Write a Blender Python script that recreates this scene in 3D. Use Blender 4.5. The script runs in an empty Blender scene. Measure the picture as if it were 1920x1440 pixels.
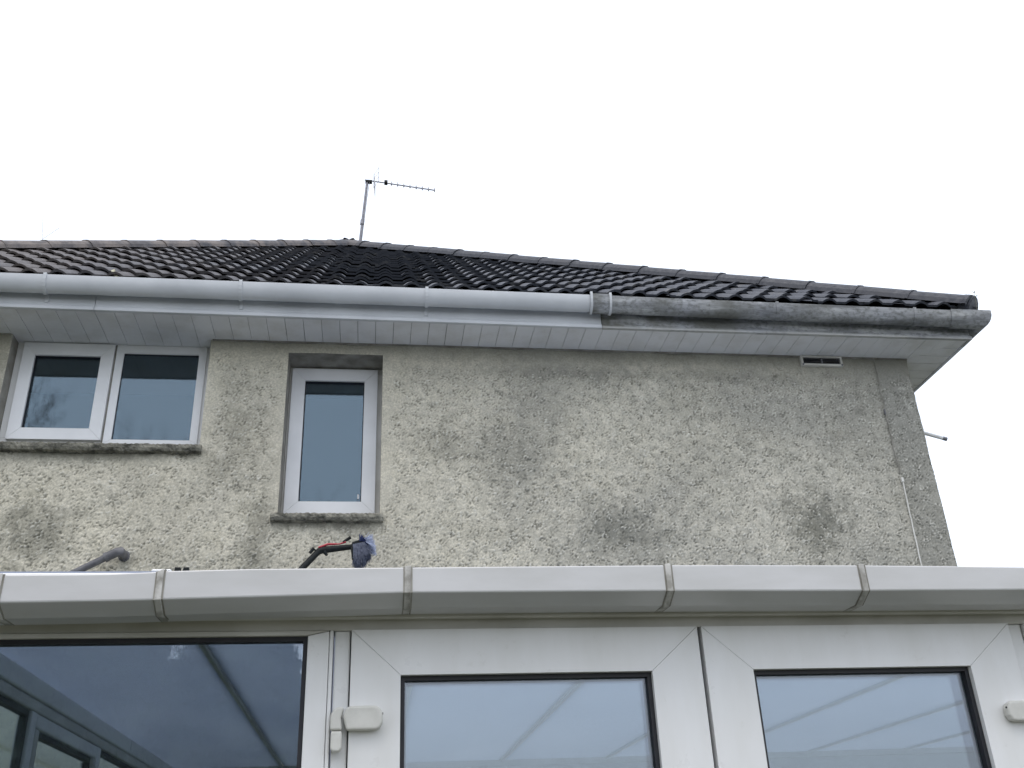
import bpy, bmesh, math, random
import numpy as np
from mathutils import Vector, Matrix, Euler
C = bpy.context.scene
random.seed(7); np.random.seed(7)
R = math.radians

# ---------------------------------------------------------------- camera, sky, sun, exposure
cam = bpy.data.objects.new('camera', bpy.data.cameras.new('camera')); C.collection.objects.link(cam)
cam.location = (0, 0, 1.6); cam.rotation_euler = (2.04207666, 0.0408155, -0.13053836)
cam.data.sensor_width = 36; cam.data.lens = 36 * 1857.9 / 1920; cam.data.clip_start = .05; cam.data.clip_end = 2000
C.camera = cam
SUN_EL, SUN_ROT = R(68), R(200)
w = bpy.data.worlds.new('World'); C.world = w; w.use_nodes = True
nt = w.node_tree; nt.nodes.clear()
sky = nt.nodes.new('ShaderNodeTexSky'); sky.sky_type = 'NISHITA'; sky.sun_disc = False
sky.sun_elevation = SUN_EL; sky.sun_rotation = SUN_ROT; sky.air_density = 1; sky.dust_density = 6
b1 = nt.nodes.new('ShaderNodeBackground'); b1.inputs[1].default_value = .05
nt.links.new(sky.outputs[0], b1.inputs[0])
b2 = nt.nodes.new('ShaderNodeBackground'); b2.inputs[0].default_value = (1., 1.06, 1.17, 1); b2.inputs[1].default_value = 1.0   # the even cloud cover
ad = nt.nodes.new('ShaderNodeAddShader'); wo = nt.nodes.new('ShaderNodeOutputWorld')
nt.links.new(b1.outputs[0], ad.inputs[0]); nt.links.new(b2.outputs[0], ad.inputs[1]); nt.links.new(ad.outputs[0], wo.inputs[0])
sl = bpy.data.lights.new('sun', 'SUN'); sl.energy = .5; sl.angle = R(40); sl.color = (1, .97, .92)
so = bpy.data.objects.new('sun', sl); C.collection.objects.link(so)
so.rotation_euler = (R(90) - SUN_EL, 0, R(-20))
C.view_settings.view_transform = 'Standard'; C.view_settings.look = 'None'
C.view_settings.exposure = .2; C.view_settings.gamma = 1; C.view_settings.use_curve_mapping = False

# ---------------------------------------------------------------- materials
def newmat(name):
    m = bpy.data.materials.new(name); m.use_nodes = True; t = m.node_tree
    b = t.nodes['Principled BSDF']
    return m, t, b
def N(t, typ, **k):
    n = t.nodes.new(typ)
    for a, v in k.items():
        if a.startswith('i_'):
            n.inputs[int(a[2:]) if a[2:].isdigit() else a[2:]].default_value = v
        else: setattr(n, a, v)
    return n
def L(t, a, b): t.links.new(a, b)
def c4(c): return (c[0], c[1], c[2], 1)
def noise(t, scale, detail=4, rough=.55, vec=None, dist=0):
    n = N(t, 'ShaderNodeTexNoise'); n.inputs['Scale'].default_value = scale; n.inputs['Detail'].default_value = detail
    n.inputs['Roughness'].default_value = rough; n.inputs['Distortion'].default_value = dist
    if vec is not None: L(t, vec, n.inputs['Vector'])
    return n
def geo(t): return N(t, 'ShaderNodeNewGeometry').outputs['Position']
def mapping(t, vec, sc):
    m = N(t, 'ShaderNodeMapping'); m.inputs['Scale'].default_value = sc; L(t, vec, m.inputs['Vector']); return m.outputs[0]
def ramp(t, fac, p0, p1, v0=0., v1=1.):
    r = N(t, 'ShaderNodeMapRange'); r.inputs[1].default_value = p0; r.inputs[2].default_value = p1
    r.inputs[3].default_value = v0; r.inputs[4].default_value = v1; L(t, fac, r.inputs[0]); return r.outputs[0]
def mix(t, fac, a, b, mode='MIX'):
    m = N(t, 'ShaderNodeMix'); m.data_type = 'RGBA'; m.blend_type = mode
    if isinstance(fac, (int, float)): m.inputs[0].default_value = fac
    else: L(t, fac, m.inputs[0])
    for i, v in ((6, a), (7, b)):
        if isinstance(v, (tuple, list)): m.inputs[i].default_value = c4(v)
        else: L(t, v, m.inputs[i])
    return m.outputs[2]
def mth(t, op, a, b=None, clamp=False):
    m = N(t, 'ShaderNodeMath'); m.operation = op; m.use_clamp = clamp
    for i, v in ((0, a), (1, b)):
        if v is None: continue
        if isinstance(v, (int, float)): m.inputs[i].default_value = v
        else: L(t, v, m.inputs[i])
    return m.outputs[0]
def bump(t, b, h, strength=.3, dist=.01):
    n = N(t, 'ShaderNodeBump'); n.inputs['Strength'].default_value = strength; n.inputs['Distance'].default_value = dist
    L(t, h, n.inputs['Height']); L(t, n.outputs[0], b.inputs['Normal'])
def simple(name, c1, c2, scale=8, rough=.5, bmp=0, bs=60, detail=5, lo=.35, hi=.65, metal=0, spec=.5, stretch=None):
    m, t, b = newmat(name); p = geo(t)
    if stretch: p = mapping(t, p, stretch)
    n = noise(t, scale, detail, vec=p)
    L(t, mix(t, ramp(t, n.outputs[0], lo, hi), c1, c2), b.inputs['Base Color'])
    b.inputs['Roughness'].default_value = rough; b.inputs['Metallic'].default_value = metal
    b.inputs['Specular IOR Level'].default_value = spec
    if bmp: bump(t, b, noise(t, bs, 4, vec=geo(t)).outputs[0], bmp)
    return m
M = {}
def upvc_mat():
    m, t, b = newmat('white_upvc'); p = geo(t)
    n1 = noise(t, 3, 6, .6, vec=mapping(t, p, (2.5, 1, .6))); n2 = noise(t, 40, 4, .6, vec=p); n3 = noise(t, 9, 5, .7, vec=p)
    base = mix(t, ramp(t, n1.outputs[0], .35, .7), (.845, .85, .85), (.77, .77, .75))
    base = mix(t, mth(t, 'MULTIPLY', ramp(t, n3.outputs[0], .60, .72), ramp(t, n2.outputs[0], .5, .7, 0, .45)), base, (.50, .49, .43))
    L(t, base, b.inputs['Base Color']); L(t, ramp(t, n3.outputs[0], .3, .7, .25, .42), b.inputs['Roughness'])
    bump(t, b, n1.outputs[0], .03, .01); return m
M['upvc'] = upvc_mat()
M['upvc_win'] = simple('white_window_plastic', (.74, .75, .76), (.80, .81, .82), 5, .32, .02, 20)
M['upvc_groove'] = simple('grimy_groove', (.20, .19, .16), (.36, .35, .31), 14, .7)
M['upvc_dirty'] = simple('weathered_white_upvc', (.55, .54, .49), (.68, .67, .63), 6, .42, .03, 30)
M['hinge'] = simple('aged_cream_plastic', (.60, .595, .55), (.68, .675, .63), 30, .45)
M['gasket'] = simple('black_rubber', (.012, .013, .018), (.02, .02, .025), 20, .55)
M['gutter'] = simple('light_grey_plastic', (.50, .52, .54), (.58, .60, .62), 3, .38, .03, 20)
M['pipe'] = simple('grey_pipe', (.10, .10, .11), (.16, .16, .17), 20, .55)
M['faint'] = simple('bleached_pole', (.78, .78, .79), (.84, .84, .85), 30, .5)
M['iron'] = simple('dull_aluminium', (.16, .16, .18), (.26, .26, .28), 30, .5, metal=.6)
M['pale_alu'] = simple('pale_aluminium', (.55, .55, .56), (.65, .65, .66), 30, .5)
M['black'] = simple('black_plastic', (.006, .008, .009), (.014, .017, .018), 30, .6, spec=.25)
M['red'] = simple('red_plastic', (.35, .015, .03), (.45, .03, .05), 30, .4)
M['navy'] = simple('navy_bristle', (.008, .02, .10), (.02, .04, .15), 50, .7)
M['bristle'] = simple('pale_blue_bristle', (.40, .45, .62), (.75, .80, .92), 60, .8)
M['bristle_grey'] = simple('slate_blue_bristle', (.10, .12, .18), (.24, .26, .33), 60, .8)
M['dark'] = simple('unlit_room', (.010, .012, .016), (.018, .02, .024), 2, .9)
M['backing'] = simple('soffit_void', (.10, .10, .10), (.14, .14, .14), 2, .9)
M['stick'] = simple('bleached_wood', (.42, .40, .28), (.62, .60, .48), 60, .8)
M['weed'] = simple('dry_weed', (.14, .15, .10), (.22, .22, .15), 60, .8)
M['bark'] = simple('bark', (.05, .045, .04), (.09, .08, .07), 6, .9)
M['leaf'] = simple('evergreen_leaf', (.02, .035, .022), (.05, .075, .04), 1.2, .6)
M['hedge'] = simple('hedge_leaf', (.05, .09, .05), (.12, .17, .11), 5, .6)
M['innerwall'] = simple('painted_inner_wall', (.55, .56, .53), (.62, .63, .60), 2, .8)
M['lawn'] = simple('lawn', (.055, .058, .036), (.095, .095, .065), 2.5, .9, .6, 60)
M['floor'] = simple('conservatory_floor', (.35, .33, .30), (.42, .40, .37), 3, .5)
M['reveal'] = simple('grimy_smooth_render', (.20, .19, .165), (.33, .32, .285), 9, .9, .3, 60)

def moss_plastic():
    m, t, b = newmat('algae_stained_plastic'); p = geo(t)
    sx = N(t, 'ShaderNodeSeparateXYZ'); L(t, p, sx.inputs[0])
    n1 = noise(t, 5, 8, .62, vec=mapping(t, p, (.35, 1, 2.6)), dist=.4); n2 = noise(t, 38, 5, .6, vec=mapping(t, p, (.8, 1, 1.2))); n3 = noise(t, 2.6, 4, .6, vec=p)
    base = mix(t, ramp(t, n1.outputs[0], .36, .66), (.15, .158, .17), (.46, .475, .495))
    base = mix(t, mth(t, 'MULTIPLY', ramp(t, n2.outputs[0], .47, .66), .70), base, (.10, .105, .10))
    green = mth(t, 'MULTIPLY', ramp(t, sx.outputs[0], 1.5, 2.9, 1., .35), ramp(t, n3.outputs[0], .38, .60))
    base = mix(t, green, base, (.095, .095, .07))
    base = mix(t, mth(t, 'MULTIPLY', ramp(t, n1.outputs[0], .56, .66), .35), base, (.5, .51, .50))
    low = mth(t, 'MULTIPLY', ramp(t, sx.outputs[2], 4.972, 4.985, 1, 0), ramp(t, n3.outputs[0], .35, .55, .2, .7))
    base = mix(t, low, base, (.50, .50, .48))  # pale low edge, clear of the gutter's shade, painted into the colour
    L(t, base, b.inputs['Base Color']); b.inputs['Roughness'].default_value = .8
    bump(t, b, n2.outputs[0], .3, .004)
    return m
M['moss'] = moss_plastic()

def soffit_mat():
    m, t, b = newmat('soffit_board'); p = geo(t)
    oi = N(t, 'ShaderNodeObjectInfo')
    n = noise(t, 5, 6, .6, vec=p)
    base = mix(t, oi.outputs['Random'], (.70, .71, .73), (.745, .755, .775))
    base = mix(t, mth(t, 'MULTIPLY', ramp(t, n.outputs[0], .45, .7), .5), base, (.50, .49, .46))
    L(t, base, b.inputs['Base Color']); b.inputs['Roughness'].default_value = .45
    return m
M['soffit'] = soffit_mat()

def tile_mat(name, cap=False):
    m, t, b = newmat(name); p = geo(t); oi = N(t, 'ShaderNodeObjectInfo')
    sx = N(t, 'ShaderNodeSeparateXYZ'); L(t, p, sx.inputs[0])
    base = mix(t, oi.outputs['Random'], (.022, .027, .040), (.046, .050, .062))
    # older brown tiles towards the left of the roof
    left = ramp(t, mth(t, 'ADD', sx.outputs[0], mth(t, 'MULTIPLY', oi.outputs['Random'], 1.2)), -2.2, .2, 1, 0)
    base = mix(t, mth(t, 'MULTIPLY', left, .7), base, (.115, .095, .083))
    n1 = noise(t, 5, 6, .65, vec=p); n2 = noise(t, 28, 5, .6, vec=p)
    lich = mth(t, 'MULTIPLY', ramp(t, n1.outputs[0], .50, .68), ramp(t, n2.outputs[0], .46, .60))
    base = mix(t, mth(t, 'MULTIPLY', lich, .35 if cap else .55), base, (.20, .19, .17))
    if cap:
        base = mix(t, mth(t, 'MULTIPLY', ramp(t, noise(t, 11, 6, .7, vec=p).outputs[0], .42, .66, 0, .7), ramp(t, sx.outputs[0], -2.2, .6, 1, .12)), base, (.10, .095, .10))
        base = mix(t, ramp(t, sx.outputs[0], -3, .5, .25, .6), base, (.018, .022, .032))
        nearap = ramp(t, sx.outputs[0], 0.2, -.8, 0, .85)
        base = mix(t, mth(t, 'MULTIPLY', nearap, ramp(t, n1.outputs[0], .42, .58)), base, (.17, .145, .13))
    vo = N(t, 'ShaderNodeTexVoronoi'); vo.inputs['Scale'].default_value = 10; L(t, p, vo.inputs['Vector'])
    spot = ramp(t, vo.outputs['Distance'], .03, .06, 1, 0)
    pick = ramp(t, noise(t, 2.3, 2, vec=p).outputs[0], .56, .60)
    base = mix(t, mth(t, 'MULTIPLY', spot, pick), base, (.45, .45, .43))
    L(t, base, b.inputs['Base Color'])
    L(t, ramp(t, n2.outputs[0], .3, .7, .50, .75), b.inputs['Roughness'])
    bump(t, b, n2.outputs[0], .35, .004)
    return m
M['tile'] = tile_mat('roof_tile'); M['cap'] = tile_mat('ridge_cap', True)

STAINS = [ # x, z, rx, rz, strength on the rear wall
    (-2.02, 3.62, .22, .22, .75), (-.88, 4.30, .16, .22, .55), (-.95, 4.05, .14, .18, .40), (.42, 4.22, .20, .17, .60),
    (.92, 4.16, .30, .26, .55), (1.62, 3.63, .32, .20, .95), (2.95, 3.70, .22, .22, 1.0), (1.30, 4.77, .55, .05, .60), (2.4, 4.78, .6, .05, .40),
    (2.2, 4.55, .35, .25, .25), (2.1, 4.1, .45, .35, .22), (-.72, 3.55, .10, .35, .75), (.62, 3.62, .5, .10, .25),
    (-.29, 3.675, .40, .06, .85), (-1.75, 4.135, .72, .05, .8), (1.1, 4.45, .25, .25, .3), (2.6, 4.35, .3, .2, .3), (-.95, 4.6, .12, .2, .35),
    (3.35, 4.45, .35, .35, .35), (3.70, 3.7, .18, .8, .35), (-1.3, 3.50, .2, .12, .3), (3.25, 3.45, .3, .2, .3), (-2.5, 4.8, .25, .3, .5)]
def wall_mat(fine=True):
    m, t, b = newmat('roughcast_render' if fine else 'roughcast_plain'); p = geo(t)
    big = noise(t, 1.3, 5, .6, vec=p); mid = noise(t, 4.5, 6, .65, vec=p); fin = noise(t, 42, 4, .6, vec=p)
    sx = N(t, 'ShaderNodeSeparateXYZ'); L(t, p, sx.inputs[0])
    x, z = sx.outputs[0], sx.outputs[2]
    clean = mix(t, ramp(t, mid.outputs[0], .35, .65), (.68, .64, .515), (.77, .73, .61))
    base = mix(t, ramp(t, big.outputs[0], .36, .64, 0, .55), clean, (.46, .435, .36))
    greyer = ramp(t, x, .2, 3.4, 0, .60)                      # the render is older and greyer to the right
    base = mix(t, greyer, base, (.475, .465, .415))
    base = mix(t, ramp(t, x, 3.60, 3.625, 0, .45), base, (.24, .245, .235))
    # stains with a ragged edge
    dn = noise(t, 5, 5, .7, vec=p); dn2 = noise(t, 17, 4, .6, vec=p)
    rag = mth(t, 'ADD', mth(t, 'MULTIPLY', mth(t, 'SUBTRACT', dn.outputs[0], .5), 3.2), mth(t, 'MULTIPLY', mth(t, 'SUBTRACT', dn2.outputs[0], .5), 2.6))
    tot = None
    for (cx, cz, rx, rz, s) in STAINS:
        dx = mth(t, 'DIVIDE', mth(t, 'SUBTRACT', x, cx), rx); dz = mth(t, 'DIVIDE', mth(t, 'SUBTRACT', z, cz), rz)
        d = mth(t, 'ADD', mth(t, 'MULTIPLY', dx, dx), mth(t, 'MULTIPLY', dz, dz))
        d = mth(t, 'SQRT', d)
        v = ramp(t, mth(t, 'ADD', d, rag), .25, 1.35, s, 0)
        tot = v if tot is None else mth(t, 'MAXIMUM', tot, v)
    base = mix(t, mth(t, 'MULTIPLY', tot, .78), base, (.13, .13, .105))
    base = mix(t, ramp(t, mid.outputs[0], .58, .75, 0, .5), base, (.30, .28, .22))
    g1 = noise(t, 75, 3, .7, vec=p); g2 = noise(t, 14, 6, .7, vec=p)
    base = mix(t, ramp(t, g1.outputs[0], .40, .62, .38, 0), base, (.20, .195, .16))
    base = mix(t, mth(t, 'MULTIPLY', ramp(t, g2.outputs[0], .46, .66), ramp(t, x, -.4, 1.2, .18, .50)), base, (.235, .235, .205))
    base = mix(t, mth(t, 'MULTIPLY', ramp(t, big.outputs[0], .45, .60), ramp(t, x, .2, 1.2, .0, .28)), base, (.30, .30, .275))
    # shade below the soffit, painted into the colour as a darker band
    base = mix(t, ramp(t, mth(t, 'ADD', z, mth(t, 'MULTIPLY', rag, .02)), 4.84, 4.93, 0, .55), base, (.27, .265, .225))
    if fine:
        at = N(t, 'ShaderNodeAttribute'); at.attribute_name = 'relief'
        pit_shade = ramp(t, mth(t, 'ADD', at.outputs['Fac'], mth(t, 'MULTIPLY', mth(t, 'SUBTRACT', fin.outputs[0], .5), .5)), -.02, -.80, 0, 1)  # occlusion shade of the relief pits, painted into the base colour
        base = mix(t, mth(t, 'MULTIPLY', pit_shade, .50), base, (.11, .11, .09))
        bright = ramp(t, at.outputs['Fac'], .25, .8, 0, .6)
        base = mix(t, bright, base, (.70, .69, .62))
    L(t, base, b.inputs['Base Color']); b.inputs['Roughness'].default_value = .92; b.inputs['Specular IOR Level'].default_value = .2
    bump(t, b, fin.outputs[0], .6 if fine else 1, .006)
    return m
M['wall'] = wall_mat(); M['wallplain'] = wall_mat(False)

def sill_mat():
    m, t, b = newmat('mossy_sill'); p = geo(t)
    n1 = noise(t, 14, 7, .7, vec=mapping(t, p, (1, 1, 2))); n2 = noise(t, 50, 4, vec=p)
    base = mix(t, ramp(t, n1.outputs[0], .38, .62), (.055, .055, .045), (.30, .29, .24))
    L(t, base, b.inputs['Base Color']); b.inputs['Roughness'].default_value = .95
    bump(t, b, n2.outputs[0], 1, .01); return m
M['sill'] = sill_mat()

def glass_mat(name, f0, tint=(.62, .80, 1.0), trans=(.88, .92, .92), wob=.0, rough=0., film=0., filmc=(.3, .33, .38)):
    m, t, b = newmat(name); t.nodes.remove(b); out = t.nodes['Material Output']
    lw = N(t, 'ShaderNodeLayerWeight'); lw.inputs['Blend'].default_value = .5
    sch = mth(t, 'ADD', mth(t, 'MULTIPLY', mth(t, 'POWER', lw.outputs['Facing'], 5.), 1 - f0), f0)
    tr = N(t, 'ShaderNodeBsdfTransparent'); tr.inputs[0].default_value = c4(trans)
    gl = N(t, 'ShaderNodeBsdfGlossy'); gl.inputs['Roughness'].default_value = rough; gl.inputs[0].default_value = c4(tint)
    if wob:
        p = geo(t); n = noise(t, 9, 5, .6, vec=mapping(t, p, (1, 1, .35)))
        bn = N(t, 'ShaderNodeBump'); bn.inputs['Strength'].default_value = wob; bn.inputs['Distance'].default_value = .004
        L(t, n.outputs[0], bn.inputs['Height']); L(t, bn.outputs[0], gl.inputs['Normal'])
    under = tr.outputs[0]
    if film:
        df = N(t, 'ShaderNodeBsdfDiffuse'); df.inputs[0].default_value = c4(filmc)
        p = geo(t); n = noise(t, 4, 6, .65, vec=mapping(t, p, (1.6, 1, .45)))
        ms = N(t, 'ShaderNodeMixShader'); L(t, mth(t, 'MULTIPLY', ramp(t, n.outputs[0], .35, .7, .4, 1.), film), ms.inputs[0])
        L(t, tr.outputs[0], ms.inputs[1]); L(t, df.outputs[0], ms.inputs[2]); under = ms.outputs[0]
    mx = N(t, 'ShaderNodeMixShader'); L(t, sch, mx.inputs[0]); L(t, under, mx.inputs[1]); L(t, gl.outputs[0], mx.inputs[2])
    L(t, mx.outputs[0], out.inputs[0]); return m
M['glass_up'] = glass_mat('upstairs_glass', .095, (.62, .80, .95), wob=.06, film=.03, filmc=(.25, .30, .34))
M['glass'] = glass_mat('door_glass', .09, (.82, .85, .93), wob=.09, film=.012)

def poly_mat():
    m, t, b = newmat('twinwall_polycarbonate'); t.nodes.remove(b); out = t.nodes['Material Output']; p = geo(t)
    n = noise(t, 2.2, 5, .6, vec=mapping(t, p, (1, .5, 1)))
    col = mix(t, ramp(t, n.outputs[0], .3, .7), (.60, .63, .74), (.70, .72, .82))
    tl = N(t, 'ShaderNodeBsdfTranslucent'); L(t, col, tl.inputs[0])
    df = N(t, 'ShaderNodeBsdfDiffuse'); df.inputs[0].default_value = (.45, .50, .58, 1)
    ms = N(t, 'ShaderNodeMixShader'); ms.inputs[0].default_value = .52
    L(t, df.outputs[0], ms.inputs[1]); L(t, tl.outputs[0], ms.inputs[2]); L(t, ms.outputs[0], out.inputs[0]); return m
M['poly'] = poly_mat()

# ---------------------------------------------------------------- object helpers
def link(o, parent=None):
    C.collection.objects.link(o)
    if parent is not None: o.parent = parent
    return o
def tag(o, label=None, cat=None, group=None, kind=None):
    if label: o['label'] = label
    if cat: o['category'] = cat
    if group: o['group'] = group
    if kind: o['kind'] = kind
    return o
def empty(name, parent=None, loc=(0, 0, 0)):
    o = bpy.data.objects.new(name, None); o.empty_display_size = .1; o.location = loc
    return link(o, parent)
class MB:
    def __init__(s): s.v = []; s.f = []
    def add(s, vs, fs):
        k = len(s.v); s.v += [tuple(v) for v in vs]; s.f += [tuple(i + k for i in f) for f in fs]; return s
    def box(s, x0, x1, y0, y1, z0, z1):
        return s.add([(x0,y0,z0),(x1,y0,z0),(x1,y1,z0),(x0,y1,z0),(x0,y0,z1),(x1,y0,z1),(x1,y1,z1),(x0,y1,z1)],
                     [(0,3,2,1),(4,5,6,7),(0,1,5,4),(1,2,6,5),(2,3,7,6),(3,0,4,7)])
    def prism(s, poly, axis, a0, a1):
        """poly: 2-D points in the plane normal to axis ('x','y','z')"""
        n = len(poly)
        def P(q, a): return (a, q[0], q[1]) if axis == 'x' else (q[0], a, q[1]) if axis == 'y' else (q[0], q[1], a)
        return s.add([P(q, a0) for q in poly] + [P(q, a1) for q in poly],
                     [tuple(range(n))[::-1], tuple(range(n, 2*n))] + [(i, (i+1) % n, n + (i+1) % n, n + i) for i in range(n)])
    def tube(s, pts, rad, n=10, cap=True):
        pts = [Vector(p) for p in pts]; rs = rad if isinstance(rad, (list, tuple)) else [rad]*len(pts)
        vs = []; fs = []; up = None
        for i, p in enumerate(pts):
            d = (pts[min(i+1, len(pts)-1)] - pts[max(i-1, 0)]).normalized()
            if up is None: up = d.orthogonal().normalized()
            up = (up - d*up.dot(d)).normalized(); q = d.cross(up)
            for k in range(n):
                a = 2*math.pi*k/n; vs.append(p + (up*math.cos(a) + q*math.sin(a))*rs[i])
        for i in range(len(pts)-1):
            for k in range(n): fs.append((i*n+k, i*n+(k+1) % n, (i+1)*n+(k+1) % n, (i+1)*n+k))
        if cap: fs += [tuple(range(n))[::-1], tuple(range((len(pts)-1)*n, len(pts)*n))]
        return s.add(vs, fs)
    def mesh(s, name, mat, smooth=False):
        me = bpy.data.meshes.new(name); me.from_pydata(s.v, [], s.f); me.materials.append(mat); me.update()
        bm = bmesh.new(); bm.from_mesh(me); bmesh.ops.recalc_face_normals(bm, faces=bm.faces); bm.to_mesh(me); bm.free()
        if smooth: me.polygons.foreach_set('use_smooth', [True]*len(me.polygons))
        return me
    def obj(s, name, mat, parent=None, bevel=0, smooth=False, seg=2):
        o = link(bpy.data.objects.new(name, s.mesh(name, mat, smooth)), parent)
        if bevel:
            md = o.modifiers.new('bevel', 'BEVEL'); md.width = bevel; md.segments = seg; md.limit_method = 'ANGLE'; md.angle_limit = R(35)
            md.harden_normals = False
        if smooth:
            bpy.context.view_layer.objects.active = o
            try:
                md = o.modifiers.new('split', 'EDGE_SPLIT'); md.split_angle = R(38)
            except Exception: pass
        return o
def sweep(path, prof, closed=False):
    """path: plan points (x,y,dz); prof: (out,z) where out is to the right-hand side of travel; mitred corners. open profile"""
    mb = MB(); n = len(prof); P = [Vector((p[0], p[1])) for p in path]
    for i, p in enumerate(P):
        d0 = (P[i]-P[i-1]).normalized() if i else (P[1]-P[0]).normalized()
        d1 = (P[i+1]-P[i]).normalized() if i < len(P)-1 else d0
        n0 = Vector((d0.y, -d0.x)); n1 = Vector((d1.y, -d1.x)); m = (n0+n1).normalized(); k = 1/max(.3, m.dot(n1))
        for (o, z) in prof: mb.v.append((p.x+m.x*o*k, p.y+m.y*o*k, z+path[i][2]))
    m = n if closed else n-1
    for i in range(len(P)-1):
        for j in range(m): mb.f.append((i*n+j, i*n+(j+1) % n, (i+1)*n+(j+1) % n, (i+1)*n+j))
    if closed: mb.f += [tuple(range(n)), tuple(range((len(P)-1)*n, len(P)*n))[::-1]]
    return mb

# ================================================================ SETTING: ground
g = MB()
g.add([(-300,-300,0),(300,-300,0),(300,300,0),(-300,300,0)], [(0,1,2,3)])
tag(g.obj('ground', M['lawn']), kind='structure')

# ================================================================ HOUSE
YW = 6.0; ZS = 4.97; XL, XR = -4.66, 3.875; YB = 14.5
house = empty('rendered_house', loc=(0, 6, 0))
tag(house, 'two storey house in stained cream roughcast render under a dark hipped tile roof', 'house')
house.location = (0, 0, 0)
LW = (-2.374, -1.115, 4.165); NW = (-.600, .032, 3.735, 4.888)    # window openings: x0,x1,z0(,z1)
def lines(a, b, breaks, step):
    pts = sorted({a, b, *[q for q in breaks if a < q < b]}); out = []
    for p, q in zip(pts[:-1], pts[1:]):
        k = max(1, int(round((q-p)/step))); out += list(np.linspace(p, q, k+1)[:-1])
    return np.array(out + [b])
def fine_wall():
    xs = lines(-4.655, XR, [LW[0], LW[1], NW[0], NW[1]], .0072); zs = lines(3.05, 4.985, [LW[2], NW[2], NW[3]], .0072)
    nx, nz = len(xs), len(zs)
    rng = np.random.default_rng(3)
    def band(lo, hi, ax=1., az=1., shear=0.):
        W = rng.standard_normal((nz, nx)); F = np.fft.rfft2(W)
        kz = np.fft.fftfreq(nz, .0072)[:, None]; kx = np.fft.rfftfreq(nx, .0072)[None, :]
        k = np.sqrt(((kx+shear*kz)*ax)**2 + (kz*az)**2) + 1e-6
        G = np.exp(-((np.log(k) - np.log(math.sqrt(1/lo/hi)))/np.log(math.sqrt(hi/lo)))**2)
        h = np.fft.irfft2(F*G, s=(nz, nx)); return h/h.std()
    mod = np.clip(.75+.4*band(.05, .2), .15, 1.6)
    h = (.62*band(.016, .038, 1, .8, .3) + .30*band(.03, .09, 1, .9, .4))*mod + .42*rng.standard_normal((nz, nx)) + .2*band(.08, .25)
    h = np.where(h < 0, -np.abs(h)**1.15, h*.75)*.72
    h = np.clip(h, -1.6, 1.2)
    X, Z = np.meshgrid(xs, zs)
    m = np.ones_like(X)
    def dist(x0, x1, z0, z1): return np.hypot(np.maximum(np.maximum(x0-X, X-x1), 0), np.maximum(np.maximum(z0-Z, Z-z1), 0))
    rag = .025*band(.15, .4)
    for bx in ((LW[0], LW[1], LW[2], 5.2), (NW[0], NW[1], NW[2], NW[3])):
        m *= np.clip((dist(*bx) + rag - .02)/.09, 0, 1)*.82+.18
    m *= np.clip((4.86 + rag - Z)/.10, 0, 1)*.8+.2
    m *= np.clip(1.05-np.abs(band(.4, 1.2))*.12, .6, 1)
    big = band(.3, 1.)*.0035
    edge = np.clip((XR - X)/.012, 0, 1)
    Y = YW - (h*m*.0060 + big)*edge + (1-edge)*.004
    for x in (LW[0], LW[1]): Y = np.where((np.abs(X-x) < 1e-6) & (Z >= LW[2]-1e-6), YW, Y)
    for x in (NW[0], NW[1]): Y = np.where((np.abs(X-x) < 1e-6) & (Z >= NW[2]-1e-6) & (Z <= NW[3]+1e-6), YW, Y)
    # wavy wall arris
    Xw = X + np.where(X > XR-1e-6, .004*np.sin(Z*23)+.003*np.sin(Z*57) - (4.97-Z)*.022, 0)
    idx = np.arange(nx*nz).reshape(nz, nx)
    a = idx[:-1, :-1].ravel(); b = idx[:-1, 1:].ravel(); c = idx[1:, 1:].ravel(); d = idx[1:, :-1].ravel()
    xm = ((X[:-1, :-1]+X[1:, 1:])/2).ravel(); zm = ((Z[:-1, :-1]+Z[1:, 1:])/2).ravel()
    keep = ~(((xm > LW[0]) & (xm < LW[1]) & (zm > LW[2])) | ((xm > NW[0]) & (xm < NW[1]) & (zm > NW[2]) & (zm < NW[3])))
    q = np.stack([a, b, c, d], 1)[keep]
    me = bpy.data.meshes.new('wall')
    me.vertices.add(nx*nz); me.vertices.foreach_set('co', np.stack([Xw.ravel(), Y.ravel(), Z.ravel()], 1).astype('f').ravel())
    me.loops.add(q.size); me.loops.foreach_set('vertex_index', q.ravel().astype('i'))
    me.polygons.add(len(q)); me.polygons.foreach_set('loop_start', (np.arange(len(q))*4).astype('i'))
    me.update(calc_edges=True)
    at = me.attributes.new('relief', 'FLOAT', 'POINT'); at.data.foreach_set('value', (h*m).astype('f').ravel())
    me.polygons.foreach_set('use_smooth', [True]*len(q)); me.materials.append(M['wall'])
    return link(bpy.data.objects.new('wall', me), house)
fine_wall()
wl = MB()
wl.add([(XL,YW,0),(XR-.042,YW,0),(XR-.042,YW,3.055),(XL,YW,3.055)], [(0,1,2,3)])
wl.add([(XR-.042,YW+.004,0),(XR-.042,YB,0),(XR-.042,YB,3.05),(XR-.042,YW+.004,3.05)], [(0,1,2,3)])
wl.add([(XR-.042,YW+.004,3.05),(XR-.042,YB,3.05),(XR-.004,YB,4.985),(XR-.004,YW+.004,4.985)], [(0,1,2,3)])
wl.add([(XL,YW,0),(XL,YB,0),(XL,YB,5.1),(XL,YW,5.1)], [(0,1,2,3)])
wl.add([(XL,YB,0),(XR-.02,YB,0),(XR-.02,YB,5.0),(XL,YB,5.0)], [(0,1,2,3)])
wl.obj('wall', M['wallplain'], house)
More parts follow.
